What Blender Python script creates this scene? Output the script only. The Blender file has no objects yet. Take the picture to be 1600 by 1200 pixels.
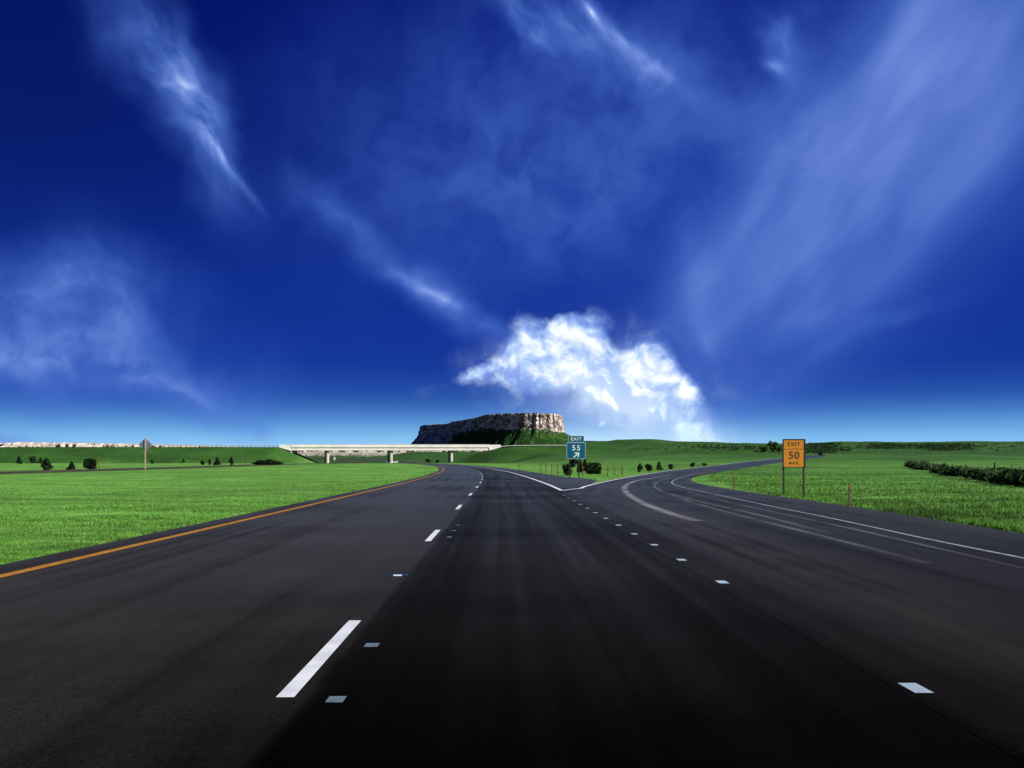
import bpy, bmesh, math, random
import numpy as np
R = math.radians
random.seed(7); rng = np.random.default_rng(7)
S = bpy.context.scene
COL = S.collection

# ------------------------------------------------------------------ camera
EYE = 1.4                      # eye height in metres (from a car)
FPX = 1600.0                   # focal length in photo pixels; horizon of the road plane at y=720
cam = bpy.data.cameras.new('camera'); cam_o = bpy.data.objects.new('camera', cam); COL.objects.link(cam_o)
cam.sensor_width = 36; cam.lens = 36; cam.shift_y = 0.075
cam.clip_start = 0.05; cam.clip_end = 40000
cam_o.location = (0, 0, EYE); cam_o.rotation_euler = (R(90), 0, 0)
S.camera = cam_o
S.view_settings.view_transform = 'Standard'; S.view_settings.look = 'None'
S.view_settings.gamma = 1; S.view_settings.exposure = 0.85
S.cycles.max_bounces = 5; S.cycles.diffuse_bounces = 2; S.cycles.glossy_bounces = 2
S.cycles.transparent_max_bounces = 8

SUN_EL, SUN_AZ = R(28), R(114)     # azimuth clockwise from +Y
sd = bpy.data.lights.new('sun', 'SUN'); so = bpy.data.objects.new('sun', sd); COL.objects.link(so)
sd.energy = 5.0; sd.angle = R(0.5); sd.color = (1.0, 0.95, 0.86)
from mathutils import Vector
sunv = Vector((math.sin(SUN_AZ)*math.cos(SUN_EL), math.cos(SUN_AZ)*math.cos(SUN_EL), math.sin(SUN_EL)))
so.rotation_euler = (-sunv).to_track_quat('-Z', 'Y').to_euler()

# ------------------------------------------------------------------ node helper
class NT:
    def __init__(s, tree): s.t = tree; s.L = tree.links
    def n(s, typ, **kw):
        nd = s.t.nodes.new(typ)
        for k, v in kw.items(): setattr(nd, k, v)
        return nd
    def put(s, sock, v):
        if isinstance(v, bpy.types.NodeSocket): s.L.new(v, sock)
        elif v is not None: sock.default_value = v
    def m(s, op, a, b=None, c=None, clamp=False):
        nd = s.n('ShaderNodeMath', operation=op, use_clamp=clamp)
        for i, v in enumerate((a, b, c)): s.put(nd.inputs[i], v)
        return nd.outputs[0]
    def vm(s, op, a, b=None):
        nd = s.n('ShaderNodeVectorMath', operation=op)
        s.put(nd.inputs[0], a)
        if b is not None:
            s.put(nd.inputs[3] if op == 'SCALE' else nd.inputs[1], b)
        return nd.outputs[0]
    def xyz(s, x, y, z=0.0):
        nd = s.n('ShaderNodeCombineXYZ')
        for i, v in enumerate((x, y, z)): s.put(nd.inputs[i], v)
        return nd.outputs[0]
    def sep(s, v):
        nd = s.n('ShaderNodeSeparateXYZ'); s.put(nd.inputs[0], v); return nd.outputs
    def noise(s, v, scale, detail=3, rough=0.5, dist=0.0, color=False):
        nd = s.n('ShaderNodeTexNoise'); s.put(nd.inputs['Vector'], v)
        nd.inputs['Scale'].default_value = scale; nd.inputs['Detail'].default_value = detail
        nd.inputs['Roughness'].default_value = rough; nd.inputs['Distortion'].default_value = dist
        return nd.outputs['Color' if color else 'Fac']
    def ramp(s, f, stops, interp='LINEAR'):
        nd = s.n('ShaderNodeValToRGB'); cr = nd.color_ramp; cr.interpolation = interp
        while len(cr.elements) < len(stops): cr.elements.new(0.5)
        for e, (p, c) in zip(cr.elements, stops):
            e.position = p; e.color = (*c, 1) if len(c) == 3 else c
        s.put(nd.inputs[0], f); return nd.outputs[0]
    def mix(s, f, a, b, mode='MIX'):
        nd = s.n('ShaderNodeMix', data_type='RGBA', blend_type=mode)
        s.put(nd.inputs['Factor'], f)
        for k, v in ((6, a), (7, b)):
            if isinstance(v, tuple) and len(v) == 3: v = (*v, 1)
            s.put(nd.inputs[k], v)
        return nd.outputs[2]
    def smooth(s, v, a, b, lo=0.0, hi=1.0):
        nd = s.n('ShaderNodeMapRange', interpolation_type='SMOOTHSTEP')
        s.put(nd.inputs[0], v)
        for i, q in enumerate((a, b, lo, hi)): nd.inputs[i+1].default_value = q
        return nd.outputs[0]
    def mapping(s, v, loc, rot, scale, typ='TEXTURE'):
        nd = s.n('ShaderNodeMapping', vector_type=typ); s.put(nd.inputs[0], v)
        nd.inputs[1].default_value = loc; nd.inputs[2].default_value = rot; nd.inputs[3].default_value = scale
        return nd.outputs[0]

# ------------------------------------------------------------------ world: deep blue daylight sky with clouds fixed by azimuth and elevation
W = bpy.data.worlds.new('World'); S.world = W; W.use_nodes = True
W.cycles.sampling_method = 'MANUAL'; W.cycles.sample_map_resolution = 512
t = NT(W.node_tree); W.node_tree.nodes.clear()
tc = t.n('ShaderNodeTexCoord').outputs['Generated']
dx, dy, dz = t.sep(tc)
A = t.m('MULTIPLY', t.m('ARCTAN2', dx, dy), 1600.0)
E = t.m('MULTIPLY', t.m('ARCSINE', dz), 1600.0)
P = t.xyz(A, E)
def ae(px, py):          # a photo pixel as azimuth / elevation, both in 1/1600 rad
    a = math.atan((px-800)/FPX); return a*1600, math.atan((720-py)/FPX*math.cos(a))*1600
def warp(v, scale, amp, detail=2):
    c = t.vm('SUBTRACT', t.noise(v, scale, detail, 0.5, 0, True), (0.5, 0.5, 0.5))
    return t.vm('MULTIPLY_ADD' if False else 'ADD', v, t.vm('MULTIPLY', c, (amp, amp, 0)))
Pw = warp(P, 1/150, 110, 3)
Pd = warp(warp(P, 1/90, 45, 2), 1/28, 16, 3)
def blobs(v, lst, kind='QUADRATIC_SPHERE'):
    acc = None
    for (x, y, rx, ry, deg, amp) in lst:   # deg: long axis, counter-clockwise from the horizontal
        a, e = ae(x, y)
        mp = t.mapping(v, (a, e, 0), (0, 0, R(deg)), (rx, ry, 1))
        g = t.n('ShaderNodeTexGradient', gradient_type=kind); t.put(g.inputs[0], mp)
        f = g.outputs['Fac']
        acc = t.m('MULTIPLY', f, amp) if acc is None else t.m('MULTIPLY_ADD', f, amp, acc)
    return acc
# clear-sky colour by elevation
el = t.m('DIVIDE', E, 800.0, clamp=True)
sky = t.ramp(el, [(0.0, (.24, .55, .88)), (0.045, (.18, .46, .80)), (0.085, (.055, .19, .54)), (0.125, (.013, .064, .34)), (0.19, (.0045, .028, .285)),
                  (0.5, (.0030, .018, .235)), (0.8, (.0008, .007, .19)), (1.0, (.0003, .003, .13))], 'B_SPLINE')
# darker towards the left, lighter to the upper right
sky = t.mix(t.m('MULTIPLY', t.smooth(t.m('ABSOLUTE', A), 1000.0, 2600.0), .8), sky, (.006, .03, .24))  # unseen sky beside and behind the camera darkened to cut fill light
side = t.smooth(A, -800.0, 300.0, 0.55, 1.0)
high = t.smooth(E, 100.0, 500.0)
sky = t.mix(high, sky, t.vm('SCALE', sky, side))
# Nishita daylight component
ns = t.n('ShaderNodeTexSky', sky_type='NISHITA', sun_disc=False)
ns.sun_elevation = SUN_EL; ns.sun_rotation = SUN_AZ; ns.altitude = 1200; ns.dust_density = 0.2; ns.ozone_density = 3
nis = t.vm('SCALE', t.vm('MULTIPLY', ns.outputs[0], (.25, .5, 1.0)), 0.0018)
sky = t.vm('ADD', sky, nis)
# thin wisps and veils
long_l = t.mapping(Pw, (0, 0, 0), (0, 0, R(-52)), (1.0, .40, 1))
nl = t.noise(long_l, 1/110, 6, .55)
nsoft = t.noise(Pw, 1/110, 5, .55)
wisp = blobs(Pw, [
    (215, 40, 170, 90, -50, .42), (290, 140, 150, 85, -62, .62), (280, 130, 75, 42, -8, .55), (318, 200, 150, 60, -68, .5),
    (330, 250, 190, 80, -55, .35), (250, 60, 120, 60, -60, .25),
    (880, 30, 150, 60, -40, .5), (1000, 70, 180, 60, -38, .45), (810, 30, 120, 50, -55, .5), (835, 70, 70, 45, -60, .25),
    (1215, 60, 110, 60, -70, .35), (1230, 30, 150, 50, 20, .2)])
core = blobs(P, [
    (345, 242, 80, 17, -58, .9), (330, 222, 60, 32, -55, .5), (380, 290, 75, 12, -50, .5),
    (925, 20, 90, 22, -48, .9), (975, 65, 95, 22, -40, .65), (1035, 112, 75, 16, -35, .4), (845, 62, 50, 20, -30, .3),
    (1208, 103, 34, 18, -28, .75), (800, 15, 60, 22, -60, .3), (925, 20, 45, 8, -48, .5)])
wisp = t.m('MULTIPLY', wisp, t.smooth(t.m('ADD', t.m('MULTIPLY', nl, .6), t.m('MULTIPLY', nsoft, .4)), .30, .68, .25, 1.45))
core = t.m('MULTIPLY', core, t.smooth(nl, .25, .65, .5, 1.3))
veil = blobs(Pw, [
    (520, 330, 190, 62, -38, .36), (660, 450, 240, 60, -33, .50), (690, 470, 120, 28, -30, .32), (770, 510, 140, 60, -25, .22),
    (1010, 95, 500, 190, -20, .28), (720, 230, 460, 340, 0, .27), (880, 320, 380, 220, 20, .24), (1100, 200, 500, 300, 10, .15),
    (40, 450, 340, 110, 5, .48), (170, 450, 190, 100, -60, .32), (120, 520, 380, 170, -10, .24), (20, 560, 360, 95, 8, .42), (180, 585, 380, 80, -6, .42), (300, 610, 230, 60, -20, .26),
    (10, 690, 110, 40, 0, .8), (425, 668, 40, 26, -50, .28),
    (1300, 550, 330, 22, 26, .12), (1420, 500, 160, 16, 20, .06), (1150, 610, 260, 50, 5, .12), (1260, 500, 260, 70, 25, .12)])
veil = t.m('MULTIPLY', veil, t.smooth(nsoft, .28, .68, .45, 1.35))
# long slanting cloud bands fanning down from the upper right
Pb = warp(P, 1/260, 60, 2)
band_n = t.noise(t.mapping(Pb, (0, 0, 0), (0, 0, R(50)), (1, .30, 1)), 1/330, 4, .42)
beam = blobs(Pb, [
    (1290, 200, 640, 150, 50, .50), (1400, 60, 420, 150, 50, .32), (1540, 60, 560, 300, 45, .42), (1400, 260, 640, 300, 46, .55),
    (1260, 430, 460, 230, 40, .50), (1110, 530, 240, 70, -72, .36), (1070, 400, 300, 90, -82, .26), (1180, 470, 340, 200, 30, .22),
    (1600, 150, 460, 340, 20, .30), (1180, 330, 260, 50, 56, .16), (1480, 330, 420, 60, 50, .16)])
beam = t.m('MULTIPLY', beam, t.smooth(band_n, .22, .76, .62, 1.30))
c1 = t.m('ADD', t.m('MULTIPLY', wisp, .85), t.m('ADD', t.m('MULTIPLY', veil, 1.05), t.m('MULTIPLY', beam, .66)))
c1 = t.m('MULTIPLY_ADD', core, .75, c1)
thin_col = t.ramp(t.m('MULTIPLY', c1, .62, clamp=True), [(0, (.040, .12, .56)), (.3, (.080, .18, .62)), (.55, (.19, .31, .78)), (.8, (.45, .58, .98)), (1, (.82, .90, 1.08))])
thin_a = t.m('SUBTRACT', 1.0, t.m('EXPONENT', t.m('MULTIPLY', c1, -1.9)))
sky = t.mix(thin_a, sky, thin_col)
# cumulus bank over the butte
cm = blobs(Pd, [
    (825, 520, 70, 46, 0, .95), (880, 520, 80, 46, -8, .85), (932, 510, 46, 52, -80, 1.0), (915, 555, 105, 85, 0, 1.0), (840, 565, 110, 55, 10, .9),
    (775, 570, 95, 34, 28, .85), (740, 583, 55, 16, 30, .6), (1010, 560, 70, 52, -20, 1.15), (985, 595, 110, 60, -10, .7), (1050, 600, 75, 46, -40, 1.0),
    (1030, 630, 110, 60, -15, .75), (700, 600, 90, 20, 20, .35), (930, 560, 150, 110, 0, .4), (880, 565, 150, 80, 0, .30), (1000, 615, 130, 70, -20, .30), (960, 600, 200, 110, -15, .12), (966, 520, 34, 44, 80, -.9), (1090, 575, 60, 40, -50, -.6), (870, 478, 60, 22, 0, -.5), (760, 530, 70, 34, 35, -.5), (905, 610, 50, 24, 30, -.30), (975, 585, 70, 45, -20, .35), (820, 585, 90, 40, 10, .3), (1085, 500, 60, 40, 0, -.4), (900, 610, 130, 45, 0, .5), (960, 640, 130, 45, 0, .5), (1085, 640, 80, 60, -60, .75), (1100, 685, 70, 40, -30, .55), (1060, 690, 120, 40, 0, .45),
    (960, 690, 220, 34, 0, .30), (820, 620, 120, 50, -10, .28)], 'SPHERICAL')
fb = t.noise(Pd, 1/66, 9, .57, .0)
fb2 = t.noise(t.vm('ADD', Pd, (-8, -12, 0)), 1/66, 7, .55, .0)
big = t.noise(P, 1/75, 3, .5)
dens = t.m('ADD', t.m('ADD', cm, .04), t.m('MULTIPLY', t.m('SUBTRACT', fb, .5), 1.35))
dens = t.m('ADD', dens, t.m('MULTIPLY', t.m('SUBTRACT', big, .5), .8))
ca = t.m('MULTIPLY', t.smooth(dens, .15, 1.45), t.smooth(cm, .03, .42))
veil2 = blobs(Pw, [(900, 600, 230, 130, 0, 1.0), (1010, 650, 200, 110, -15, 1.1), (960, 600, 260, 160, 0, .35), (800, 570, 120, 60, 10, .5)])
ca = t.m('MAXIMUM', t.m('MULTIPLY', ca, .96), t.m('MULTIPLY', veil2, t.smooth(fb, .3, .7, .42, .9)), clamp=True)
relief = t.m('MULTIPLY', t.m('SUBTRACT', fb, fb2), 2.8)
lit = t.m('ADD', t.m('ADD', t.m('MULTIPLY', t.smooth(dens, .35, 2.3), .50), .24), relief, clamp=True)
lit = t.m('MAXIMUM', lit, t.m('MULTIPLY', veil2, .52))
cum_col = t.ramp(lit, [(0, (.14, .25, .72)), (.3, (.24, .38, .82)), (.62, (.50, .66, .95)), (.88, (.86, .94, 1.02)), (1, (1.0, 1.02, 1.05))])
sky = t.mix(ca, sky, cum_col)
# pale air low on the horizon, brightest beneath the cloud bank
glow = blobs(P, [(1010, 712, 300, 75, 0, 1.05), (1080, 680, 120, 60, -50, .45), (900, 690, 260, 70, 0, .30), (700, 712, 500, 60, 0, .35), (1450, 712, 600, 46, 0, .25), (200, 712, 500, 50, 0, .25)])
sky = t.mix(t.m('MINIMUM', glow, .85), sky, (.62, .86, 1.0))
below = t.smooth(E, -40.0, -4.0)
sky = t.mix(below, (.03, .07, .03), sky)
bg = t.n('ShaderNodeBackground'); t.put(bg.inputs[0], sky); bg.inputs[1].default_value = 0.60
ow = t.n('ShaderNodeOutputWorld'); t.L.new(bg.outputs[0], ow.inputs[0])

# ------------------------------------------------------------------ noise on arrays
def vnoise(x, y, seed=0):
    xi = np.floor(x).astype(np.int64); yi = np.floor(y).astype(np.int64)
    fx = x-xi; fy = y-yi; fx = fx*fx*(3-2*fx); fy = fy*fy*(3-2*fy)
    def h(a, b):
        n = (a*374761393+b*668265263+seed*1442695) & 0xffffffff
        n = ((n ^ (n >> 13))*1274126177) & 0xffffffff
        return ((n ^ (n >> 16)) & 0xffff)/65535.0
    return (h(xi, yi)*(1-fx)+h(xi+1, yi)*fx)*(1-fy)+(h(xi, yi+1)*(1-fx)+h(xi+1, yi+1)*fx)*fy
def fbm(x, y, o=4, seed=0):
    a, s, v = .5, 1.0, 0
    for i in range(o): v = v+a*(vnoise(x*s, y*s, seed+i)-.5)*2; a *= .5; s *= 2.03
    return v
def sst(a, b, x): u = np.clip((x-a)/(b-a), 0, 1); return u*u*(3-2*u)

# ------------------------------------------------------------------ terrain height
def lane_x(Y):                 # the white lane line of the highway
    Y = np.asarray(Y, float)
    return -1.25-.0106*Y-.00025*np.clip(Y-50, 0, None)**2
BY = 450.0                     # distance of the overpass
CREST_P = [760, 800, 860, 905, 950, 968, 1020, 1050, 1100, 1180, 1260, 1300, 1330, 1460, 1500, 1600, 1900]
CREST_Y = [708, 705, 696, 689.5, 689, 686.5, 687, 690.5, 692, 693, 693, 690.5, 690, 691, 690.3, 691, 690]
def H(X, Y, rough=True):
    X = np.asarray(X, float); Y = np.asarray(Y, float); X, Y = np.broadcast_arrays(X, Y)
    left = np.interp(Y, [150, 250, 350, 430, 480, 600, 900, 1300, 2500, 12000], [0, .1, .28, .4, .5, 2.5, 8, 13, 20, 30])
    Ys = np.maximum(Y, 1.0); px = 800+FPX*X/Ys
    low = np.interp(Y, [480, 600, 900, 1300, 2500, 12000], [.5, 2.5, 5, 7, 12, 25]); lk = sst(480, 700, Y)*(1-sst(590, 650, px))
    left = left*(1-lk)+low*lk
    right = np.interp(Y, [95, 120, 140, 170, 200, 300, 400, 450, 600, 800, 1100], [0, .07, .2, .55, .96, 2.4, 3.9, 4.6, 6.2, 8.9, 15])
    cy = np.interp(px, CREST_P, CREST_Y)
    crest = EYE+(720-cy)*1600/FPX
    k = sst(1050, 1600, Y); right = right*(1-k)+crest*k
    right = np.where(Y > 1600, crest*(1-sst(1600, 2100, Y))+22*sst(1600, 2100, Y), right)
    wn = sst(0, 24, X-(lane_x(np.minimum(Y, 450))+7)-np.interp(Y, [130, 400], [0, 26])); wf = sst(700, 880, px)
    w = np.where(Y < 420, wn, np.where(Y > 520, wf, wn+(wf-wn)*(Y-420)/100))
    base = left*(1-w)+right*w
    el_ = 7.4-np.maximum(0, X+101)*.46
    er_ = 7.4-3.5*np.log1p(np.exp(np.clip((-6.6-X)/3.5, -40, 40)))*.33-1.5*sst(22, 40, X)-3*sst(90, 190, X)
    e = np.where(X < -55, el_, er_)-np.maximum(0, np.abs(Y-BY)-7)*.25
    e = np.maximum(e, -5)
    d = np.maximum(base, e); q = np.minimum(np.abs(base-e), 1.2); d = d+(1.2-q)**2*.06
    if rough:
        far = sst(500, 1100, Y)*(1-sst(5000, 9000, Y))
        d = d+far*w*(fbm(X/140, Y/190, 5, 3)*7+np.abs(fbm(X/60+Y/160, Y/300, 3, 9))*-6)*(1-.6*sst(1350, 1600, Y))
    return d
def unproj(px, py, zoff=0.0):
    """first point of the ground seen at a photo pixel"""
    Ys = np.geomspace(4, 1550, 6000); Xs = (px-800)/FPX*Ys
    zr = EYE+(720-py)/FPX*Ys; g = H(Xs, Ys)
    i = np.argmax(zr <= g)
    if zr[i] > g[i]: i = len(Ys)-1
    return float(Xs[i]), float(Ys[i]), float(g[i])

# ------------------------------------------------------------------ object helpers
def tag(o, label=None, cat=None, group=None, kind=None):
    if label: o['label'] = label
    if cat: o['category'] = cat
    if group: o['group'] = group
    if kind: o['kind'] = kind
    return o
def empty(name, loc=(0, 0, 0), rz=0):
    o = bpy.data.objects.new(name, None); o.empty_display_size = .2
    COL.objects.link(o); o.location = loc; o.rotation_euler = (0, 0, rz); return o
def mesh_np(name, verts, faces, mats=None, parent=None, smooth=False, uv=None):
    me = bpy.data.meshes.new(name)
    v = np.asarray(verts, np.float32); f = np.asarray(faces, np.int32); k = f.shape[1]
    me.vertices.add(len(v)); me.vertices.foreach_set('co', v.ravel())
    me.loops.add(f.size); me.loops.foreach_set('vertex_index', f.ravel())
    me.polygons.add(len(f)); me.polygons.foreach_set('loop_start', np.arange(0, f.size, k, dtype=np.int32))
    me.polygons.foreach_set('use_smooth', np.full(len(f), smooth))
    me.update(calc_edges=True)
    if uv is not None:
        l = me.uv_layers.new(name='UVMap'); l.data.foreach_set('uv', np.asarray(uv, np.float32)[f.ravel()].ravel())
    if mats:
        for q in (mats if isinstance(mats, (list, tuple)) else [mats]): me.materials.append(q)
    o = bpy.data.objects.new(name, me); COL.objects.link(o)
    if parent: o.parent = parent
    return o
class MB:
    def __init__(s): s.b = bmesh.new()
    def box(s, x0, x1, y0, y1, z0, z1):
        vs = [s.b.verts.new(p) for p in ((x0,y0,z0),(x1,y0,z0),(x1,y1,z0),(x0,y1,z0),(x0,y0,z1),(x1,y0,z1),(x1,y1,z1),(x0,y1,z1))]
        for f in ((0,3,2,1),(4,5,6,7),(0,1,5,4),(1,2,6,5),(2,3,7,6),(3,0,4,7)): s.b.faces.new([vs[i] for i in f])
        return s
    def tube(s, a, b, r0, r1=None, n=8):
        r1 = r0 if r1 is None else r1; a = Vector(a); b = Vector(b); d = (b-a).normalized()
        u = d.orthogonal().normalized(); w = d.cross(u); A_, B_ = [], []
        for i in range(n):
            q = 2*math.pi*i/n; o = u*math.cos(q)+w*math.sin(q)
            A_.append(s.b.verts.new(a+o*r0)); B_.append(s.b.verts.new(b+o*r1))
        for i in range(n): s.b.faces.new((A_[i], A_[(i+1) % n], B_[(i+1) % n], B_[i]))
        s.b.faces.new(A_[::-1]); s.b.faces.new(B_); return s
    def prism(s, pts, y0, y1):      # outline in x,z extruded along y
        a = [s.b.verts.new((x, y0, z)) for x, z in pts]; b = [s.b.verts.new((x, y1, z)) for x, z in pts]
        n = len(pts); s.b.faces.new(a); s.b.faces.new(b[::-1])
        for i in range(n): s.b.faces.new((a[(i+1) % n], a[i], b[i], b[(i+1) % n]))
        return s
    def build(s, name, mat, parent=None, bevel=0):
        if bevel: bmesh.ops.bevel(s.b, geom=s.b.edges[:], offset=bevel, segments=1, affect='EDGES')
        bmesh.ops.recalc_face_normals(s.b, faces=s.b.faces[:])
        me = bpy.data.meshes.new(name); s.b.to_mesh(me); s.b.free(); me.materials.append(mat)
        o = bpy.data.objects.new(name, me); COL.objects.link(o)
        if parent: o.parent = parent
        return o
def copy_tree(o, parent=None):
    c = o.copy(); COL.objects.link(c); c.parent = parent
    for ch in list(o.children): copy_tree(ch, c)
    return c

# ------------------------------------------------------------------ materials
def mat(name):
    m = bpy.data.materials.new(name); m.use_nodes = True; m.node_tree.nodes.clear()
    q = NT(m.node_tree); p = q.n('ShaderNodeBsdfPrincipled'); o = q.n('ShaderNodeOutputMaterial')
    q.L.new(p.outputs[0], o.inputs[0]); q.p = p; return m, q
def simple(name, col, rough=.7, var=.25, scale=3.0, metal=0.0, bump=0.0, spec=.4):
    m, q = mat(name); v = q.n('ShaderNodeTexCoord').outputs['Object']
    n = q.noise(v, scale, 5, .6)
    f = q.smooth(n, .3, .7, 1-var, 1+var)
    q.put(q.p.inputs['Base Color'], q.vm('SCALE', tuple(col), f))
    q.p.inputs['Roughness'].default_value = rough; q.p.inputs['Metallic'].default_value = metal
    q.p.inputs['Specular IOR Level'].default_value = spec
    if bump:
        b = q.n('ShaderNodeBump'); b.inputs['Strength'].default_value = bump; b.inputs['Distance'].default_value = .02
        q.put(b.inputs['Height'], q.noise(v, scale*6, 4, .6)); q.L.new(b.outputs[0], q.p.inputs['Normal'])
    return m
def grass_mat():
    m, q = mat('grass_ground'); pos = q.n('ShaderNodeNewGeometry').outputs['Position']
    at = q.n('ShaderNodeAttribute', attribute_name='wild').outputs['Fac']
    n1 = q.noise(pos, .045, 5, .6); n2 = q.noise(pos, .7, 5, .62); n3 = q.noise(pos, 6.0, 4, .7)
    n4 = q.noise(q.mapping(pos, (0,0,0), (0,0,0), (.25, 1, 1), 'POINT'), .5, 4, .6)
    bright_green = q.ramp(q.m('ADD', q.m('MULTIPLY', n2, .55), q.m('MULTIPLY', n3, .45)), [(.33, (.048, .135, .024)), (.48, (.105, .265, .042)), (.60, (.145, .335, .058)), (.74, (.21, .37, .08))])
    bright_green = q.vm('SCALE', bright_green, q.smooth(n1, .3, .7, .82, 1.18))
    bright_green = q.vm('SCALE', bright_green, q.smooth(n4, .3, .7, .74, 1.2))
    bright_green = q.vm('SCALE', bright_green, q.smooth(q.noise(q.mapping(pos, (0,0,0), (0,0,R(20)), (.12, .35, 1), 'POINT'), 1.0, 6, .7), .36, .64, .78, 1.15))
    deep_green = q.ramp(q.m('ADD', q.m('MULTIPLY', n1, .6), q.m('MULTIPLY', n2, .4)), [(.34, (.013, .042, .008)), (.5, (.025, .080, .013)), (.68, (.050, .125, .022))])
    deep_green = q.vm('SCALE', deep_green, q.smooth(n3, .3, .7, .8, 1.2))
    c = q.mix(at, bright_green, deep_green)  # attribute sets deeper green on embankments, far slopes, parts of the right field
    q.put(q.p.inputs['Base Color'], c); q.p.inputs['Roughness'].default_value = .9
    q.p.inputs['Specular IOR Level'].default_value = .1
    b = q.n('ShaderNodeBump'); b.inputs['Strength'].default_value = .8; b.inputs['Distance'].default_value = .12
    q.put(b.inputs['Height'], q.m('ADD', n2, q.m('MULTIPLY', n3, .5))); q.L.new(b.outputs[0], q.p.inputs['Normal'])
    return m
def blade_mat(name, a, b_, c_, patch=0.0):
    m, q = mat(name); pos = q.n('ShaderNodeNewGeometry').outputs['Position']
    n = q.noise(pos, 1.3, 4, .65)
    col = q.ramp(n, [(.3, a), (.5, b_), (.7, c_)])
    if patch: col = q.vm('SCALE', col, q.smooth(q.noise(q.mapping(pos, (0,0,0), (0,0,R(-25)), (.12, .3, 1), 'POINT'), 1.0, 4, .6), .38, .62, 1-patch, 1+patch*.5))
    q.put(q.p.inputs['Base Color'], col); q.p.inputs['Roughness'].default_value = .7; q.p.inputs['Specular IOR Level'].default_value = .15
    tr = q.n('ShaderNodeBsdfTranslucent'); q.put(tr.inputs[0], col)
    mx = q.n('ShaderNodeMixShader'); mx.inputs[0].default_value = .35
    q.L.new(q.p.outputs[0], mx.inputs[1]); q.L.new(tr.outputs[0], mx.inputs[2])
    q.L.new(mx.outputs[0], [n for n in q.t.nodes if n.type == 'OUTPUT_MATERIAL'][0].inputs[0]); return m
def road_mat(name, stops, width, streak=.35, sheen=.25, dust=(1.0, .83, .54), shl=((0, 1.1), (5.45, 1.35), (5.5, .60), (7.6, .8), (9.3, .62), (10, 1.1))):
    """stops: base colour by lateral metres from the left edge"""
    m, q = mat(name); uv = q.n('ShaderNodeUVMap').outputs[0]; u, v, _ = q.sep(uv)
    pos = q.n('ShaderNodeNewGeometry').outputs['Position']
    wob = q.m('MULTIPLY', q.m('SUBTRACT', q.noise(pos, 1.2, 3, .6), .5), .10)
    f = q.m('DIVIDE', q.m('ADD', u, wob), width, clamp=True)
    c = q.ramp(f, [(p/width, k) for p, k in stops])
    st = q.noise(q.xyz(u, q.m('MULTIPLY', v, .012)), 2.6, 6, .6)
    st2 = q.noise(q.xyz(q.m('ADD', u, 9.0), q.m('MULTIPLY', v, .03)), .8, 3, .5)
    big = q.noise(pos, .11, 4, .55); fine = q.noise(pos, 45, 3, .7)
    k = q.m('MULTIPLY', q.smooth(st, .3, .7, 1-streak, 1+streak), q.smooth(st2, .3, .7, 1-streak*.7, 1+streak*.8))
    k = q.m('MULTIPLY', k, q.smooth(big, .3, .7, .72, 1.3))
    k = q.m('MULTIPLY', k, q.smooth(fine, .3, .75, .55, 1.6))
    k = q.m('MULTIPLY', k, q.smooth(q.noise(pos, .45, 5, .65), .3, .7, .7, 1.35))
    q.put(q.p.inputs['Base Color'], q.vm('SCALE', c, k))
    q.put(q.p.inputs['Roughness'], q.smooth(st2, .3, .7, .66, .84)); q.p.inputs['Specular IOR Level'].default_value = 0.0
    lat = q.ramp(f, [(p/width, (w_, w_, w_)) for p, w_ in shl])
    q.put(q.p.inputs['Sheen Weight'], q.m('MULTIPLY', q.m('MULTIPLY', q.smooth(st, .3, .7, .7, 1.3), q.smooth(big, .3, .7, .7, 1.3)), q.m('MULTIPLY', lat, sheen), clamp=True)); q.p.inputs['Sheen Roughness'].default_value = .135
    q.p.inputs['Sheen Tint'].default_value = (*dust, 1)
    b = q.n('ShaderNodeBump'); b.inputs['Strength'].default_value = .35; b.inputs['Distance'].default_value = .006
    q.put(b.inputs['Height'], q.noise(pos, 70, 3, .7)); q.L.new(b.outputs[0], q.p.inputs['Normal'])
    return m
def paint_mat(name, col, wear=.5, asph=(.02, .02, .022)):
    m, q = mat(name); pos = q.n('ShaderNodeNewGeometry').outputs['Position']
    n = q.m('ADD', q.m('MULTIPLY', q.noise(pos, 9, 5, .7), .5), q.m('MULTIPLY', q.noise(pos, 60, 3, .7), .5))
    f = q.smooth(n, wear-.07, wear+.07)
    q.put(q.p.inputs['Base Color'], q.mix(f, q.vm('SCALE', tuple(col), q.smooth(q.noise(pos, 3, 3), .3, .7, .85, 1.1)), asph))
    q.p.inputs['Roughness'].default_value = .6; q.p.inputs['Specular IOR Level'].default_value = .25
    return m
M = {}
M['grass'] = grass_mat()
M['blade'] = blade_mat('grass_blade', (.052, .145, .022), (.118, .29, .045), (.19, .35, .065), .25)
M['blade_wild'] = blade_mat('tall_grass_blade', (.034, .090, .015), (.075, .185, .030), (.13, .26, .046), .55)
M['conifer'] = blade_mat('juniper_leaf', (.005, .013, .005), (.012, .028, .010), (.026, .052, .018))
M['leaf'] = blade_mat('tree_leaf', (.02, .055, .010), (.035, .09, .016), (.06, .13, .025))
M['hill_brush'] = blade_mat('hill_brush_leaf', (.008, .024, .007), (.018, .048, .012), (.035, .085, .02))
M['bark'] = simple('bark', (.06, .045, .032), .9)
M['concrete'] = simple('bridge_concrete', (.78, .75, .68), .85, .10, .35, bump=.1)
M['pier'] = simple('pier_concrete', (.62, .57, .48), .85, .15, .8)
M['galv'] = simple('galvanised_steel', (.62, .60, .56), .5, .15, 2, metal=.2)
M['wood'] = simple('weathered_post', (.05, .04, .03), .85, .35, 8)
M['rust'] = simple('rusty_stake', (.085, .048, .026), .8, .3, 10)
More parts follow.
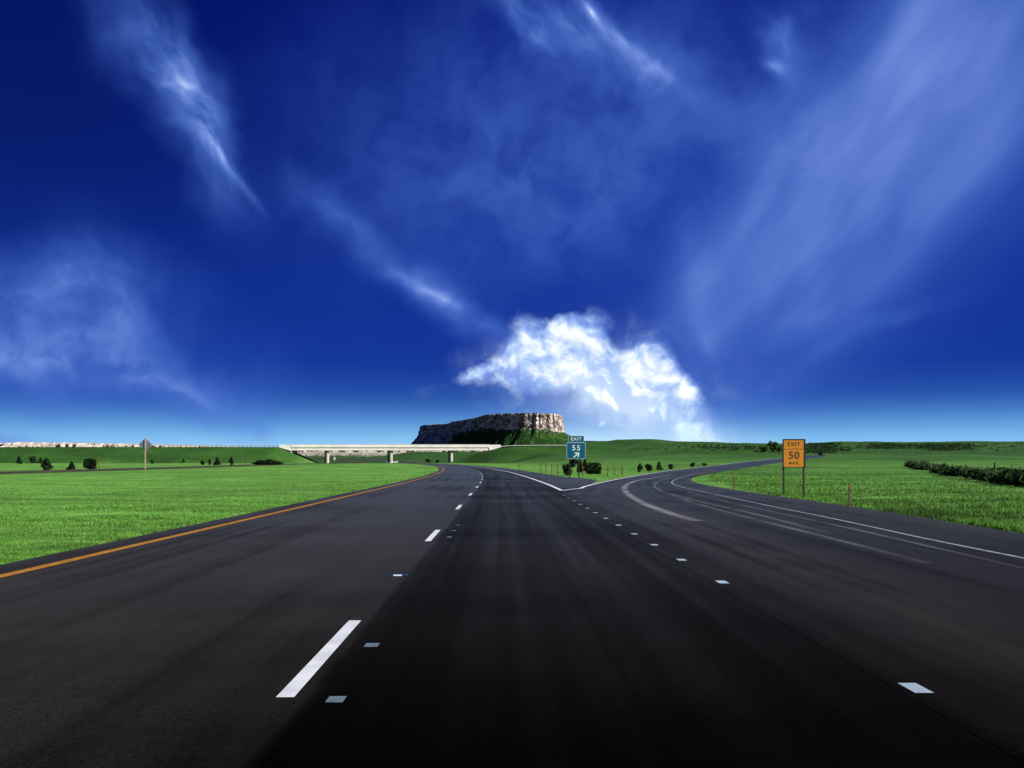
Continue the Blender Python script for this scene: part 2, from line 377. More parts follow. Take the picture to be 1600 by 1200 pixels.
M['dark_post'] = simple('dark_sign_post', (.012, .009, .007), .6, .3, 6)
M['teal'] = simple('teal_sign_sheeting', (.0, .085, .135), .45, .08, 2)
M['sign_white'] = simple('white_sign_letter', (.62, .74, .78), .5, .05, 2)
M['orange'] = simple('yellow_orange_sign_sheeting', (.46, .175, .008), .5, .10, 3)
M['black'] = simple('black_sign_print', (.085, .035, .010), .5, .1, 3)
M['alu'] = simple('bare_aluminium_sign_back', (.16, .19, .25), .5, .15, 2, metal=.3)
M['white_paint'] = paint_mat('white_road_paint', (.58, .62, .66), .66)
M['edge_paint'] = paint_mat('thin_white_edge_paint', (.27, .285, .31), .55)
M['dot_white'] = paint_mat('pale_dotted_line_paint', (.32, .41, .48), .60)
M['dot_paint'] = paint_mat('short_dash_paint', (.11, .16, .20), .58)
M['yellow_paint'] = paint_mat('yellow_road_paint', (.40, .175, .008), .57)
M['worn_paint'] = paint_mat('worn_white_paint', (.26, .28, .34), .53, (.05, .05, .056))
def worn_mat(name, lo, hi):
    m, q = mat(name); uv = q.n('ShaderNodeUVMap').outputs[0]; u, v, _ = q.sep(uv)
    pos = q.n('ShaderNodeNewGeometry').outputs['Position']
    edge = q.smooth(q.m('SUBTRACT', 1.0, q.m('ABSOLUTE', q.m('SUBTRACT', q.m('MULTIPLY', u, 2.0), 1.0))), .05, .85)
    al = q.m('MULTIPLY', edge, q.smooth(q.noise(q.xyz(u, v), .22, 3, .6), .38, .62, lo, hi))
    al = q.m('MULTIPLY', al, q.smooth(q.noise(pos, 14, 5, .75), .3, .7, .35, 1.0))
    q.p.inputs['Base Color'].default_value = (.34, .35, .38, 1); q.p.inputs['Roughness'].default_value = .8; q.p.inputs['Specular IOR Level'].default_value = .1
    q.put(q.p.inputs['Alpha'], al); return m
M['worn_paint'] = worn_mat('worn_white_paint', .30, .75); M['faint_paint'] = worn_mat('faint_worn_paint', .04, .34)
M['navy'] = simple('navy_stud_casing', (.01, .03, .08), .4)
M['tar'] = simple('tar_crack_seal', (.004, .004, .004), .5)
def rock_mat(name, a, b_, c_, gscale=.05):
    m, q = mat(name); g = q.n('ShaderNodeNewGeometry'); pos = g.outputs['Position']
    x, y, z = q.sep(pos)
    strat = q.noise(q.xyz(q.m('MULTIPLY', x, .12), q.m('MULTIPLY', y, .12), z), .22, 4, .6)
    n = q.noise(pos, gscale, 6, .65); vert = q.noise(q.mapping(pos, (0,0,0), (0,0,0), (1, 1, .12), 'POINT'), .09, 5, .65)
    c = q.ramp(q.m('ADD', q.m('MULTIPLY', n, .5), q.m('ADD', q.m('MULTIPLY', strat, .35), q.m('MULTIPLY', vert, .15))), [(.34, a), (.46, b_), (.585, c_)])
    at = q.n('ShaderNodeAttribute', attribute_name='veg').outputs['Fac']
    gn = q.m('ADD', at, q.m('MULTIPLY', q.m('SUBTRACT', q.noise(pos, .06, 6, .65), .5), 1.1))
    green = q.ramp(q.noise(pos, .035, 6, .65), [(.35, (.008, .03, .006)), (.52, (.020, .062, .011)), (.68, (.045, .10, .02))])
    q.put(q.p.inputs['Base Color'], q.mix(q.smooth(gn, .4, .6), c, green)); q.p.inputs['Roughness'].default_value = .95
    q.p.inputs['Specular IOR Level'].default_value = .05
    b = q.n('ShaderNodeBump'); b.inputs['Strength'].default_value = .6; b.inputs['Distance'].default_value = 4
    q.put(b.inputs['Height'], q.noise(pos, .12, 6, .7)); q.L.new(b.outputs[0], q.p.inputs['Normal'])
    return m
M['rock'] = rock_mat('butte_rock', (.045, .040, .038), (.15, .125, .108), (.62, .54, .46))
M['badland'] = rock_mat('pale_bluff_rock', (.12, .11, .085), (.30, .27, .23), (.45, .41, .36), .03)

SH = .85
# ------------------------------------------------------------------ road outlines (world metres)
def resample(P_, n):
    P_ = np.asarray(P_, float); d = np.r_[0, np.cumsum(np.hypot(*(np.diff(P_[:, :2], axis=0).T)))]
    s = np.linspace(0, d[-1], n); return np.c_[[np.interp(s, d, P_[:, i]) for i in range(P_.shape[1])]].T
def chaikin(P_, k=3):
    P_ = np.asarray(P_, float)
    for _ in range(k):
        a = P_[:-1]*.75+P_[1:]*.25; b = P_[:-1]*.25+P_[1:]*.75
        P_ = np.r_[P_[:1], np.stack([a, b], 1).reshape(-1, P_.shape[1]), P_[-1:]]
    return P_
def from_px(lst): return [unproj(*p)[:2] for p in lst]
mY = np.r_[np.arange(-30, 120, 1.5), np.arange(120, 450, 4.0)]
lane = np.c_[lane_x(mY), mY]
lane = np.r_[lane, chaikin([(lane_x(450), 450), (-60, 520), (-85, 600), (-130, 700), (-200, 820), (-300, 950)], 3)]
def offset(P_, d):
    P_ = np.asarray(P_); T = np.gradient(P_, axis=0); T /= np.hypot(T[:, 0], T[:, 1])[:, None]
    d = np.broadcast_to(d, len(P_)); return P_+np.c_[T[:, 1], -T[:, 0]]*np.asarray(d)[:, None]
yy = lane[:, 1]
roff = np.interp(yy, [-30, 42, 47, 73, 78, 92, 110, 9999], [4.6, 4.6, 4.6, 8.3, 8.0, 6.9, 6.5, 6.5])
main_l = offset(lane, -5.35); main_r = offset(lane, roff)
# ramp
ramp_left = chaikin([(1.3+2.55+0.0, -30), (3.85-.0106*20-1.25, 20), (2.25, 46.7)]+from_px([(930, 754.6), (985, 744.5), (1035, 736), (1100, 729.5), (1150, 723.2), (1220, 715.8), (1290, 709.6)]), 2)
ramp_left[:, 0] = np.where(ramp_left[:, 1] < 44, lane_x(ramp_left[:, 1])+3.62, ramp_left[:, 0])
ramp_right = chaikin([(9.0, -30), (9.2, 18.4), (10.4, 28), (10.2, 40.7), (10.6, 49.8), (11.0, 60.5), (12.1, 70), (16, 90), (21.7, 112)]+from_px([(1160, 732), (1220, 722), (1290, 713.2)]), 2)
RL = resample(ramp_left, 260); RR = resample(ramp_right, 260)
# match each left point to the nearest-by-tangent point of the right edge
def pair(Lp, Rp):
    out = []; j = 0
    for i in range(len(Lp)):
        a = Lp[max(i-1, 0)]; b = Lp[min(i+1, len(Lp)-1)]; T = b-a; T /= np.hypot(*T)
        k = np.argmin(np.abs((Rp[j:]-Lp[i])@T)[:60])+j; j = max(j, k); out.append(Rp[k])
    return np.array(out)
dR = resample(ramp_right, 4000); RRp = pair(RL, dR)
k_ = np.ones(9)/9
for c in (0, 1):
    pad = np.r_[np.full(4, RRp[0, c]), RRp[:, c], np.full(4, RRp[-1, c])]; s_ = np.convolve(pad, k_, 'valid'); RRp[4:-4, c] = s_[4:-4]
# opposite carriageway
opp = chaikin([(-47.5, -60), (-54, 40), (-58.5, 106), (-68, 230), (-74, 300), (-74.5, 360), (-70.5, 420), (-70.5, 460), (-79, 520), (-104, 600), (-150, 700), (-230, 830)], 3)

def strip(name, Lp, Rp, m, zoff, nlat=6, width=None, kind='structure', rough=False, smooth=True):
    Lp = np.asarray(Lp); Rp = np.asarray(Rp); n = len(Lp); f = np.linspace(0, 1, nlat+1)
    pts = Lp[:, None]*(1-f)[None, :, None]+Rp[:, None]*f[None, :, None]
    z = H(pts[..., 0], pts[..., 1], rough)+zoff
    v = np.concatenate([pts, z[..., None]], -1).reshape(-1, 3)
    mid = (Lp+Rp)/2; s = np.r_[0, np.cumsum(np.hypot(*np.diff(mid, axis=0).T))]; w = np.hypot(*(Rp-Lp).T)
    u = np.broadcast_to(f[None]*(w[:, None] if width is None else width), (n, nlat+1)); uv = np.stack([u, np.broadcast_to(s[:, None], u.shape)], -1).reshape(-1, 2)
    i, j = np.meshgrid(np.arange(n-1), np.arange(nlat), indexing='ij'); a = (i*(nlat+1)+j).ravel()
    fc = np.stack([a, a+1, a+nlat+2, a+nlat+1], -1)
    o = mesh_np(name, v, fc, m, smooth=smooth, uv=uv)
    if kind: tag(o, kind=kind)
    return o

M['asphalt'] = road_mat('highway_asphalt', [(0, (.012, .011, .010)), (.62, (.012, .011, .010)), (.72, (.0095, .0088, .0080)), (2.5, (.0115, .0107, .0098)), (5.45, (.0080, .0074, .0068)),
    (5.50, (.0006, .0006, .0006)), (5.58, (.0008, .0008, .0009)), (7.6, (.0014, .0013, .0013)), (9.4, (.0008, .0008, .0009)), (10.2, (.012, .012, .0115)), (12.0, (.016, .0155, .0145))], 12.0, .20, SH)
M['ramp'] = road_mat('ramp_asphalt', [(0, (.0012, .0011, .0011)), (.5, (.0045, .0038, .0034)), (1.7, (.0095, .0080, .0068)), (2.6, (.0022, .0021, .0021)), (4.5, (.0020, .0020, .0021)), (6.2, (.0045, .0042, .0040)), (7, (.010, .0095, .0088))], 7.0, .34, SH*1.15, shl=((0, .6), (.6, .95), (2, 1.15), (4, .9), (7, 1.15)))
M['opp'] = road_mat('far_road_asphalt', [(0, (.05, .047, .040)), (11, (.055, .05, .042))], 11.0, .3, .05)

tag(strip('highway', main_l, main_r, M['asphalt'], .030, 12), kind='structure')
strip('exit_ramp', RL, RRp, M['ramp'], .0322, 12, width=7.0)
strip('opposite_road', offset(opp, -5.5), offset(opp, 5.5), M['opp'], .03, 4)

# ------------------------------------------------------------------ ground sheet
def ring(a, b, st): return np.arange(a, b, st)
gY = np.r_[ring(-80, 0, 4), ring(0, 100, .6), ring(100, 380, 2), ring(380, 500, 1.25), np.geomspace(500, 2400, 170), np.geomspace(2500, 14000, 30)]
gXp = np.r_[ring(0, 60, .6), ring(60, 180, 2), np.geomspace(180, 1200, 90), np.geomspace(1300, 9000, 26)]
gX = np.r_[-gXp[:0:-1], gXp]
XX, YY = np.meshgrid(gX, gY); Z = H(XX, YY)
def dist_line(X, Y, P_):
    out = np.full(X.shape, 1e9); P_ = np.asarray(P_)
    for a, b in zip(P_[:-1], P_[1:]):
        d = b-a; L2 = d@d
        if L2 < 1e-9: continue
        tt = np.clip(((X-a[0])*d[0]+(Y-a[1])*d[1])/L2, 0, 1)
        out = np.minimum(out, (X-a[0]-tt*d[0])**2+(Y-a[1]-tt*d[1])**2)
    return np.sqrt(out)
def road_clear(X, Y):          # metres to the nearest pavement edge, negative on it
    ds = []
    mid = (main_l+main_r)/2; q = resample(mid, 60); hw = np.interp(Y, yy, np.hypot(*(main_r-main_l).T)/2)
    ds.append(dist_line(X, Y, q)-hw)
    mr = resample((RL+RRp)/2, 50); wr = np.interp(np.arange(260), np.arange(260), np.hypot(*(RRp-RL).T)/2).max()
    ds.append(dist_line(X, Y, mr)-np.interp(Y, [20, 45, 60, 75, 90, 120], [3.9, 4.2, 4.5, 4.0, 3.9, 3.7]))
    ds.append(dist_line(X, Y, resample(opp, 40))-5.5)
    return np.minimum.reduce(ds)
near = (YY < 1000)&(np.abs(XX) < 400)
clr = np.full(XX.shape, 50.0); clr[near] = road_clear(XX[near], YY[near])
lift = sst(.3, 3.0, clr)
Z = Z+lift*(fbm(XX/7, YY/7, 3, 21)*.10+fbm(XX/30, YY/30, 3, 31)*.16*sst(2, 12, clr))-.05*(1-sst(-.8, .2, clr))
deep_green = np.clip(sst(395, 425, YY)*(1-.65*sst(-96, -84, XX)*(1-sst(-40, -5, XX))*(1-sst(465, 480, YY)))
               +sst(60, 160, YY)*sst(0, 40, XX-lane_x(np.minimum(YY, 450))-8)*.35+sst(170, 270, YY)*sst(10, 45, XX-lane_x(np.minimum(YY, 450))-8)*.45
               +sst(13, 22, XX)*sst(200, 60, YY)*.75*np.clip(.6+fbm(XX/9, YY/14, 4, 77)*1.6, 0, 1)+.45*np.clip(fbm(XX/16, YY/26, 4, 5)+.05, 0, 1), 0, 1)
ny, nx = XX.shape
i, j = np.meshgrid(np.arange(ny-1), np.arange(nx-1), indexing='ij'); a = (i*nx+j).ravel()
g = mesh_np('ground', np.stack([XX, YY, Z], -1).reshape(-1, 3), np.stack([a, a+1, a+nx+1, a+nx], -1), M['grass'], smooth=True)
at = g.data.attributes.new('wild', 'FLOAT', 'POINT'); at.data.foreach_set('value', deep_green.ravel().astype(np.float32))
tag(g, kind='structure')

# ------------------------------------------------------------------ painted markings
def line_strip(name, P_, w, m, zoff, n=None):
    P_ = np.asarray(P_, float)
    if n: P_ = resample(P_, n)
    o = strip(name, offset(P_, -w/2), offset(P_, w/2), m, zoff, 1); return o
def quads(name, segs, m, zoff):
    vs, fs = [], []
    for (P0, P1, w) in segs:
        P0 = np.array(P0); P1 = np.array(P1); T = P1-P0; T /= np.hypot(*T); N = np.array([T[1], -T[0]])*w/2
        b = len(vs)
        for p in (P0-N, P0+N, P1+N, P1-N): vs.append((p[0], p[1], float(H(p[0], p[1], False))+zoff))
        fs.append((b, b+1, b+2, b+3))
    return tag(mesh_np(name, vs, fs, m), kind='structure')
ok = lane[:, 1] < 460
line_strip('yellow_edge_line', offset(lane, -4.65)[ok], .17, M['yellow_paint'], .040)
lp = lambda Y, o=0.0: (float(lane_x(Y))+o, Y)
for k in range(16):
    Y0 = 5.92+11.5*k
    quads('lane_dash', [(lp(Y0), lp(Y0+2.85), .105)], M['white_paint'], .034 if k < 4 else .040)
segs = []
for Y0 in [6.02, 11.4, 14.0, 16.5, 19.0, 21.6, 24.2, 26.9, 29.4, 32.0, 34.8, 37.6, 40.4]:
    segs.append((Y0, Y0+.27))
for a_, b_ in segs: quads('dotted_line_dash', [(lp(a_, 3.74), lp(b_, 3.74), .112)], M['dot_white'], .036)
for (px, py, w, l) in ((581, 1015, .10, .16), (525, 1102, .10, .15), (702, 842, .09, .25), (709, 832, .09, .2), (716, 823, .09, .2)):
    x, y, _ = unproj(px, py); quads('dotted_line_dash', [((x, y-l/2), (x, y+l/2), w)], M['dot_paint'], .034)
apex = (2.28, 46.9)
gl = [apex]+[(float(lane_x(Y))+o, Y) for Y, o in ((60, 4.0), (90, 3.75), (130, 3.7), (200, 3.7), (300, 3.7), (440, 3.7))]
line_strip('gore_edge_line', chaikin(gl, 2), .20, M['white_paint'], .0425)
GR = offset(RL, .35); gi = RL[:, 1] > 46.5
line_strip('gore_edge_line', np.r_[[apex], GR[gi][2:]][:150], .20, M['white_paint'], .0445)
# right-hand white line of the ramp
rw = chaikin([(7.3, -30), (7.0, 14), (7.6, 24.3), (7.75, 30.7), (8.4, 44.8), (8.8, 54), (9.85, 64), (13.3, 82), (20.2, 112)]+from_px([(1150, 733.0), (1220, 722.9), (1288, 714)]), 3)
line_strip('ramp_edge_line', rw, .095, M['edge_paint'], .0405, 260)
# worn lines sweeping round the ramp
def worn(P_, w, n, m='faint_paint'):
    P_ = resample(np.asarray(P_, float), n); return strip('worn_line', offset(P_, -w/2), offset(P_, w/2), M[m], .0435, 4, width=1.0)
worn(chaikin(from_px([(1090, 817), (1050, 806), (1005, 789), (982, 775), (974, 765), (979, 757), (1000, 750.5), (1050, 743)]), 3), .50, 120, 'worn_paint')
worn(chaikin(from_px([(1300, 838), (1180, 805), (1080, 783), (1032, 769), (1019, 760), (1030, 752), (1060, 744)]), 3), .30, 120)
worn(chaikin(from_px([(1600, 893), (1420, 850), (1290, 820), (1150, 790), (1075, 770)]), 3), .22, 120)
worn(chaikin(from_px([(1450, 885), (1300, 845), (1190, 817), (1100, 793), (1050, 776)]), 3), .26, 120)
line_strip('tar_seal', from_px([(1075, 833), (1130, 834), (1210, 836.5), (1290, 836.5), (1330, 838)]), .035, M['tar'], .0445, 30)

# ------------------------------------------------------------------ grass blades (one mass)
def grass_blades(name, n, region, hgt, m, seed):
    r = np.random.default_rng(seed)
    Y = 1/(1/12.0+(1/170.0-1/12.0)*r.random(n*3)); X = region(Y, r)
    keep = road_clear(X, Y) > .12; X, Y = X[keep][:n], Y[keep][:n]; n = len(X)
    z = H(X, Y)+sst(.3, 3, road_clear(X, Y))*(fbm(X/7, Y/7, 3, 21)*.10+fbm(X/30, Y/30, 3, 31)*.16*sst(2, 12, road_clear(X, Y)))-.03
    th = r.random(n)*math.pi*2; sc = 1+Y/60
    clump = .6+.8*np.clip(fbm(X/1.4, Y/1.4, 3, 40)+.5, 0, 1)
    hh = hgt*(.5+r.random(n))*clump; w = .014*sc*(.7+.6*r.random(n)); ln = hh*.45
    lx = np.cos(th*3.1)*ln; ly = np.sin(th*3.1)*ln
    v = np.empty((n, 3, 3)); c, s = np.cos(th), np.sin(th)
    v[:, 0] = np.c_[X-c*w, Y-s*w, z]; v[:, 1] = np.c_[X+c*w, Y+s*w, z]; v[:, 2] = np.c_[X+lx, Y+ly, z+hh]
    f = np.arange(n*3).reshape(-1, 3)
    return tag(mesh_np(name, v.reshape(-1, 3), f, m), kind='stuff')
def reg_left(Y, r):
    e = np.interp(Y, main_l[:, 1], main_l[:, 0]); lo = np.minimum(-.56*Y-2, e-4)
    return e-(e-lo)*r.random(len(Y))**1.7
def reg_right(Y, r):
    order = np.argsort(RRp[:, 1]); e = np.interp(Y, RRp[order, 1], RRp[order, 0]); hi = np.maximum(.60*Y+6, e+8)
    return e+(hi-e)*r.random(len(Y))**1.3
def reg_gore(Y, r):
    return np.interp(Y, main_r[:, 1], main_r[:, 0])+(np.maximum(Y*.25, 3))*r.random(len(Y))
a_ = grass_blades('short_grass', 210000, reg_left, .055, M['blade'], 1); tag(a_, 'short bright green verge grass left of the yellow line', 'grass')
a_ = grass_blades('rough_grass', 130000, reg_right, .10, M['blade_wild'], 2); tag(a_, 'longer darker green grass in the field right of the ramp', 'grass')
a_ = grass_blades('gore_grass', 25000, reg_gore, .10, M['blade'], 3); tag(a_, 'green grass of the wedge between highway and ramp', 'grass')

# ------------------------------------------------------------------ butte
def butte():
    base = [(-289, 3350, 118, 26), (-262, 3330, 119, 26), (-205, 3270, 119.5, 28), (-190, 3225, 125, 30), (-172, 3205, 126, 32), (-108, 3080, 131, 34), (-92, 3055, 135, 36),
            (-74, 3010, 138, 38), (-30, 2940, 137.5, 42), (22, 2880, 135.5, 44), (60, 2862, 135, 42), (112, 2850, 133.5, 46), (130, 2872, 132, 48), (141, 2940, 130, 48), (150, 3050, 131, 46), (120, 3300, 132, 44),
            (-60, 3560, 126, 40), (-250, 3560, 120, 36), (-312, 3450, 117, 28)]
    B = np.array(base, float); B = np.r_[B, B[:1]]
    C = chaikin(B, 1); n = 640; C = resample(C, n+1)[:-1]
    ctr = np.array([-60, 3220.0])
    T = np.roll(C[:, :2], -1, 0)-np.roll(C[:, :2], 1, 0); T /= np.hypot(*T.T)[:, None]; N = np.c_[T[:, 1], -T[:, 0]]
    flip = np.sign(((C[:, :2]-ctr)*N).sum(1)).mean(); N *= np.sign(flip)
    s = np.arange(n)/n*2*math.pi; cs = np.c_[np.cos(s), np.sin(s)]*60
    crag = fbm(cs[:, 0]/1.1+50, cs[:, 1]/1.1+50, 5, 2)*7+np.abs(fbm(cs[:, 0]/.45+90, cs[:, 1]/.45, 3, 8))*-4
    top = C[:, 2]+fbm(cs[:, 0]/.8, cs[:, 1]/.8, 4, 6)*1.2; ch = C[:, 3]*(1+.12*fbm(cs[:, 0]/2, cs[:, 1]/2, 3, 14))
    foot = 12.0; rows = []; veg = []
    for k in range(5):                   # flat top, from the middle outwards
        f = [0, .5, .8, .93, .985][k]; p = ctr+(C[:, :2]-ctr)*f
        rows.append(np.c_[p, top+(0.5 if k else 0)*(1-f)+fbm(p[:, 0]/40, p[:, 1]/40, 3, 4)*.5]); veg.append(np.full(n, .45 if k else .8))
    for k in range(18):                  # cliff
        f = k/17; ledge = .5*math.sin(f*19)+f*5+(2.5 if f > .55 else 0)
        rgh = fbm(cs[:, 0]/.5+7, cs[:, 1]/.5+f*7, 4, 12)*3.0
        p = C[:, :2]+N*((crag*(.5+.5*math.sin(math.pi*min(f*1.1, 1)))+ledge+rgh)[:, None])
        rows.append(np.c_[p, top-ch*f]); veg.append(np.full(n, 0.0))
    for k in range(1, 34):               # talus apron
        f = k/33; run = 175*(f**1.25)*(.72+.28*sst(-1, 1, N[:, 0]))*np.where(N[:, 1] < 0, 1, .7)*(.55+.45*sst(-.95, -.2, N[:, 0]))
        gul = fbm(cs[:, 0]/7+3, cs[:, 1]/7+f*1.4, 4, 30)*7*math.sin(math.pi*min(f*1.2, 1))
        p = C[:, :2]+N*((run+8+crag*.6*(1-f)+gul)[:, None])
        z = (top-ch)*(1-f)+foot*f+fbm(cs[:, 0]/.6+f*9, cs[:, 1]/.6, 4, 50)*2.2
        rows.append(np.c_[p, z]); veg.append(np.full(n, min(1, .52+f*.9))*(.30+.70*sst(-225, -150, p[:, 0])))
    V = np.array(rows); m_ = len(rows)
    i, j = np.meshgrid(np.arange(m_-1), np.arange(n), indexing='ij'); a = (i*n+j).ravel(); b = (i*n+(j+1) % n).ravel()
    o = mesh_np('butte', V.reshape(-1, 3), np.stack([a, a+n, b+n, b], -1), M['rock'], smooth=False)
    q = o.data.attributes.new('veg', 'FLOAT', 'POINT'); q.data.foreach_set('value', np.array(veg).ravel().astype(np.float32))
    tag(o, kind='structure')
butte()

def far_bluff():
    # pale bluffs far away behind the left embankment and under the bridge
    n, m_ = 900, 26; px = np.linspace(-500, 860, n); Y0 = 2600
    top = np.interp(px, [-500, 0, 8, 20, 100, 170, 205, 260, 330, 420, 640, 860], [691, 692.5, 691.3, 690.8, 691.4, 693, 693.6, 694.3, 697.5, 700, 701, 703])
    X = (px-800)/FPX*Y0; zt = EYE+(720-top)/FPX*Y0+fbm(px/5.0, px*0+3, 4, 3)*1.6+np.maximum(0, fbm(px/2.2, px*0, 2, 9)-.25)*4
    rows, vg = [], []
    for k in range(m_):
        f = k/(m_-1)
        if f < .2: d = -320*(1-f/.2); z = zt-40*(1-f/.2)**2
        else:
            g_ = (f-.2)/.8; d = 60*g_**.7+260*max(0, g_-.45); z = zt*(1-g_)**.8+10*(1-(1-g_)**.8)
            d = d+(fbm(px/9, px*0+g_*2, 4, 5)*50+fbm(px/2.5, px*0+g_*3, 3, 8)*14)*math.sin(math.pi*min(1, g_*1.3+.1))
        rows.append(np.c_[X*(Y0-d)/Y0 if False else X, np.full(n, Y0)-d, z]); vg.append(np.full(n, .0 if f < .5 else (f-.5)*1.1)*1.0+.22*(fbm(px/1.6, px*0+f*6, 3, 4) > .18))
    V = np.array(rows); i, j = np.meshgrid(np.arange(m_-1), np.arange(n-1), indexing='ij'); a = (i*n+j).ravel()
    o = mesh_np('far_bluffs', V.reshape(-1, 3), np.stack([a, a+n, a+n+1, a+1], -1), M['badland'], smooth=False)
    q = o.data.attributes.new('veg', 'FLOAT', 'POINT'); q.data.foreach_set('value', np.array(vg).ravel().astype(np.float32))
    tag(o, kind='structure')
far_bluff()

# ------------------------------------------------------------------ overpass
xa = lambda px, Y=BY-6: (px-800)/FPX*Y
def overpass():
    o = empty('overpass', (xa(607), BY, .3)); L = o.location
    tag(o, 'long pale concrete road bridge on columns crossing the highway', 'bridge')
    def P(mb, name, m=M['concrete'], par=o, bevel=0):
        ob = mb.build(name, m, None, bevel); ob.location = -L; ob.parent = o; return ob
    x0, x1 = xa(440), xa(779)
    P(MB().box(x0, x1, BY-5.9, BY+5.9, 7.17, 7.45), 'deck')
    a0, a1 = xa(456), xa(763)
    P(MB().prism([(x0-1, 7.25), (a0-.3, 5.7), (a0-.3, 7.14), (a0-.3, 7.14), (a0-.3, 8.38), (x0-1, 8.38)], BY-6.25, BY-5.92), 'wing_wall')
    P(MB().prism([(x1+1, 7.3), (x1+1, 8.38), (a1+.3, 8.38), (a1+.3, 5.7)], BY-6.25, BY-5.92), 'wing_wall')
    P(MB().box(a0-.28, a1+.28, BY-6.36, BY-6.08, 7.20, 8.38), 'parapet')
    P(MB().box(a0-.28, a1+.28, BY-6.42, BY-6.06, 8.385, 8.52), 'coping')
    P(MB().box(x0, x1, BY+5.92, BY+6.2, 7.18, 8.38), 'parapet')
    for k in range(5):
        y = BY-5.86+k*2.93
        MBk = MB(); MBk.box(a0, a1, y-.20, y+.20, 5.92, 7.165)
        if 0 < k < 4: MBk.box(a0, a1, y-.36, y-.202, 5.92, 6.1)
        P(MBk, 'girder')
    for px in (507, 607, 703):
        X = xa(px)-.1; sh = ({507: -.27, 607: -.25, 703: -.17}[px], .95)
        mb = MB(); c = []
        for s_ in (-1, 1):
            for w in (-.55, .55):
                c.append((X+sh[0]*s_*5.6*(1)+w, BY+sh[1]*s_*5.6))
        v = [mb.b.verts.new((c[0][0], c[0][1], z)) for z in (4.9, 5.88)]+[mb.b.verts.new((c[1][0], c[1][1], z)) for z in (4.9, 5.88)]+[mb.b.verts.new((c[3][0], c[3][1], z)) for z in (4.9, 5.88)]+[mb.b.verts.new((c[2][0], c[2][1], z)) for z in (4.9, 5.88)]
        for f in ((0, 2, 3, 1), (2, 4, 5, 3), (4, 6, 7, 5), (6, 0, 1, 7), (0, 6, 4, 2), (1, 3, 5, 7)): mb.b.faces.new([v[q] for q in f])
        P(mb, 'pier_cap', M['pier'])
        for s_ in (-5.0, -1.7, 1.7, 5.0):
            cx, cy = X+sh[0]*s_, BY+sh[1]*s_
            P(MB().box(cx-.42, cx+.42, cy-.42, cy+.42, float(H(cx, cy))-.6, 4.89), 'column', M['pier'], bevel=.06)
    for xx in (a0, a1):
        P(MB().box(xx-.9 if xx < -50 else xx+.03, xx-.03 if xx < -50 else xx+.9, BY-5.6, BY+5.6, 4.6, 7.16), 'abutment', M['pier'])
overpass()

def guardrail(px0, px1, label, y=BY-6.1):
    X0, X1 = xa(px0), xa(px1); n = max(2, int(round(abs(X1-X0)/1.9))); g0 = float(H((X0+X1)/2, y))
    o = empty('guardrail', ((X0+X1)/2, y, g0)); tag(o, label, 'guardrail', 'guardrails on the embankment')
    xs = np.linspace(X0, X1, n+1)
    zz = [float(H(q, y))+.05 for q in xs]
    vs, fs = [], []
    prof = [(0, .46), (-.07, .53), (0, .61), (-.07, .69), (0, .76), (.02, .61)]
    for k, (q, z) in enumerate(zip(xs, zz)):
        for (dy_, dz_) in prof: vs.append((q-o.location.x, dy_-.02, z+dz_+.06-g0))
    m_ = len(prof)
    for k in range(n):
        for c in range(m_): fs.append((k*m_+c, k*m_+(c+1) % m_, (k+1)*m_+(c+1) % m_, (k+1)*m_+c))
    mesh_np('rail', vs, fs, M['galv'], o)
    for q, z in zip(xs, zz):
        MB().box(q-o.location.x-.09, q-o.location.x+.09, .03, .23, z-g0-.5, z-g0+.86).build('post', M['dark_post'], o)
guardrail(236, 434, 'long guardrail on the left embankment running up to the bridge')
guardrail(782, 888, 'guardrail on the right embankment between bridge and teal sign')

# ------------------------------------------------------------------ signs
def text_mesh(txt, size, depth=.0, space=1.0, bold=.0):
    cu = bpy.data.curves.new('lettering', 'FONT'); cu.body = txt; cu.size = size; cu.extrude = .002; cu.offset = bold
    cu.align_x = 'CENTER'; cu.align_y = 'CENTER'; cu.space_character = space
    o = bpy.data.objects.new('lettering', cu); COL.objects.link(o)
    dg = bpy.context.evaluated_depsgraph_get(); me = bpy.data.meshes.new_from_object(o.evaluated_get(dg))
    bpy.data.objects.remove(o); bpy.data.curves.remove(cu); return me
def lettering(txt, size, x, z, y, m, parent, space=1.0, bold=0.0, name='lettering', sx=1.0):
    me = text_mesh(txt, size, 0, space, bold); me.materials.clear(); me.materials.append(m)
    o = bpy.data.objects.new(name, me); COL.objects.link(o); o.parent = parent
    o.location = (x, y, z); o.rotation_euler = (R(90), 0, 0); o.scale = (sx, 1, 1); return o
def rrect(w, h, r=.05, n=4):
    pts = []
    for cx, cz, a0 in ((w/2-r, h/2-r, 0), (-w/2+r, h/2-r, 90), (-w/2+r, -h/2+r, 180), (w/2-r, -h/2+r, 270)):
        for k in range(n+1): q = R(a0+90*k/n); pts.append((cx+r*math.cos(q), cz+r*math.sin(q)))
    return pts
def panel(name, w, h, cx, cz, y, m, parent, border=None, r=.06, t_=.02, bw=.022):
    o = MB().prism([(cx+a, cz+b) for a, b in rrect(w, h, r)], y, y+t_).build(name, m, parent)
    if border:
        mb = MB(); a = rrect(w-.01, h-.01, r); b = rrect(w-.01-2*bw, h-.01-2*bw, max(r-bw, .01))
        va = [mb.b.verts.new((cx+p, y-.003, cz+q)) for p, q in a]; vb = [mb.b.verts.new((cx+p, y-.003, cz+q)) for p, q in b]
        for k in range(len(va)):
            k2 = (k+1) % len(va); mb.b.faces.new((va[k], va[k2], vb[k2], vb[k]))
        mb.build('border', border, o)
    return o
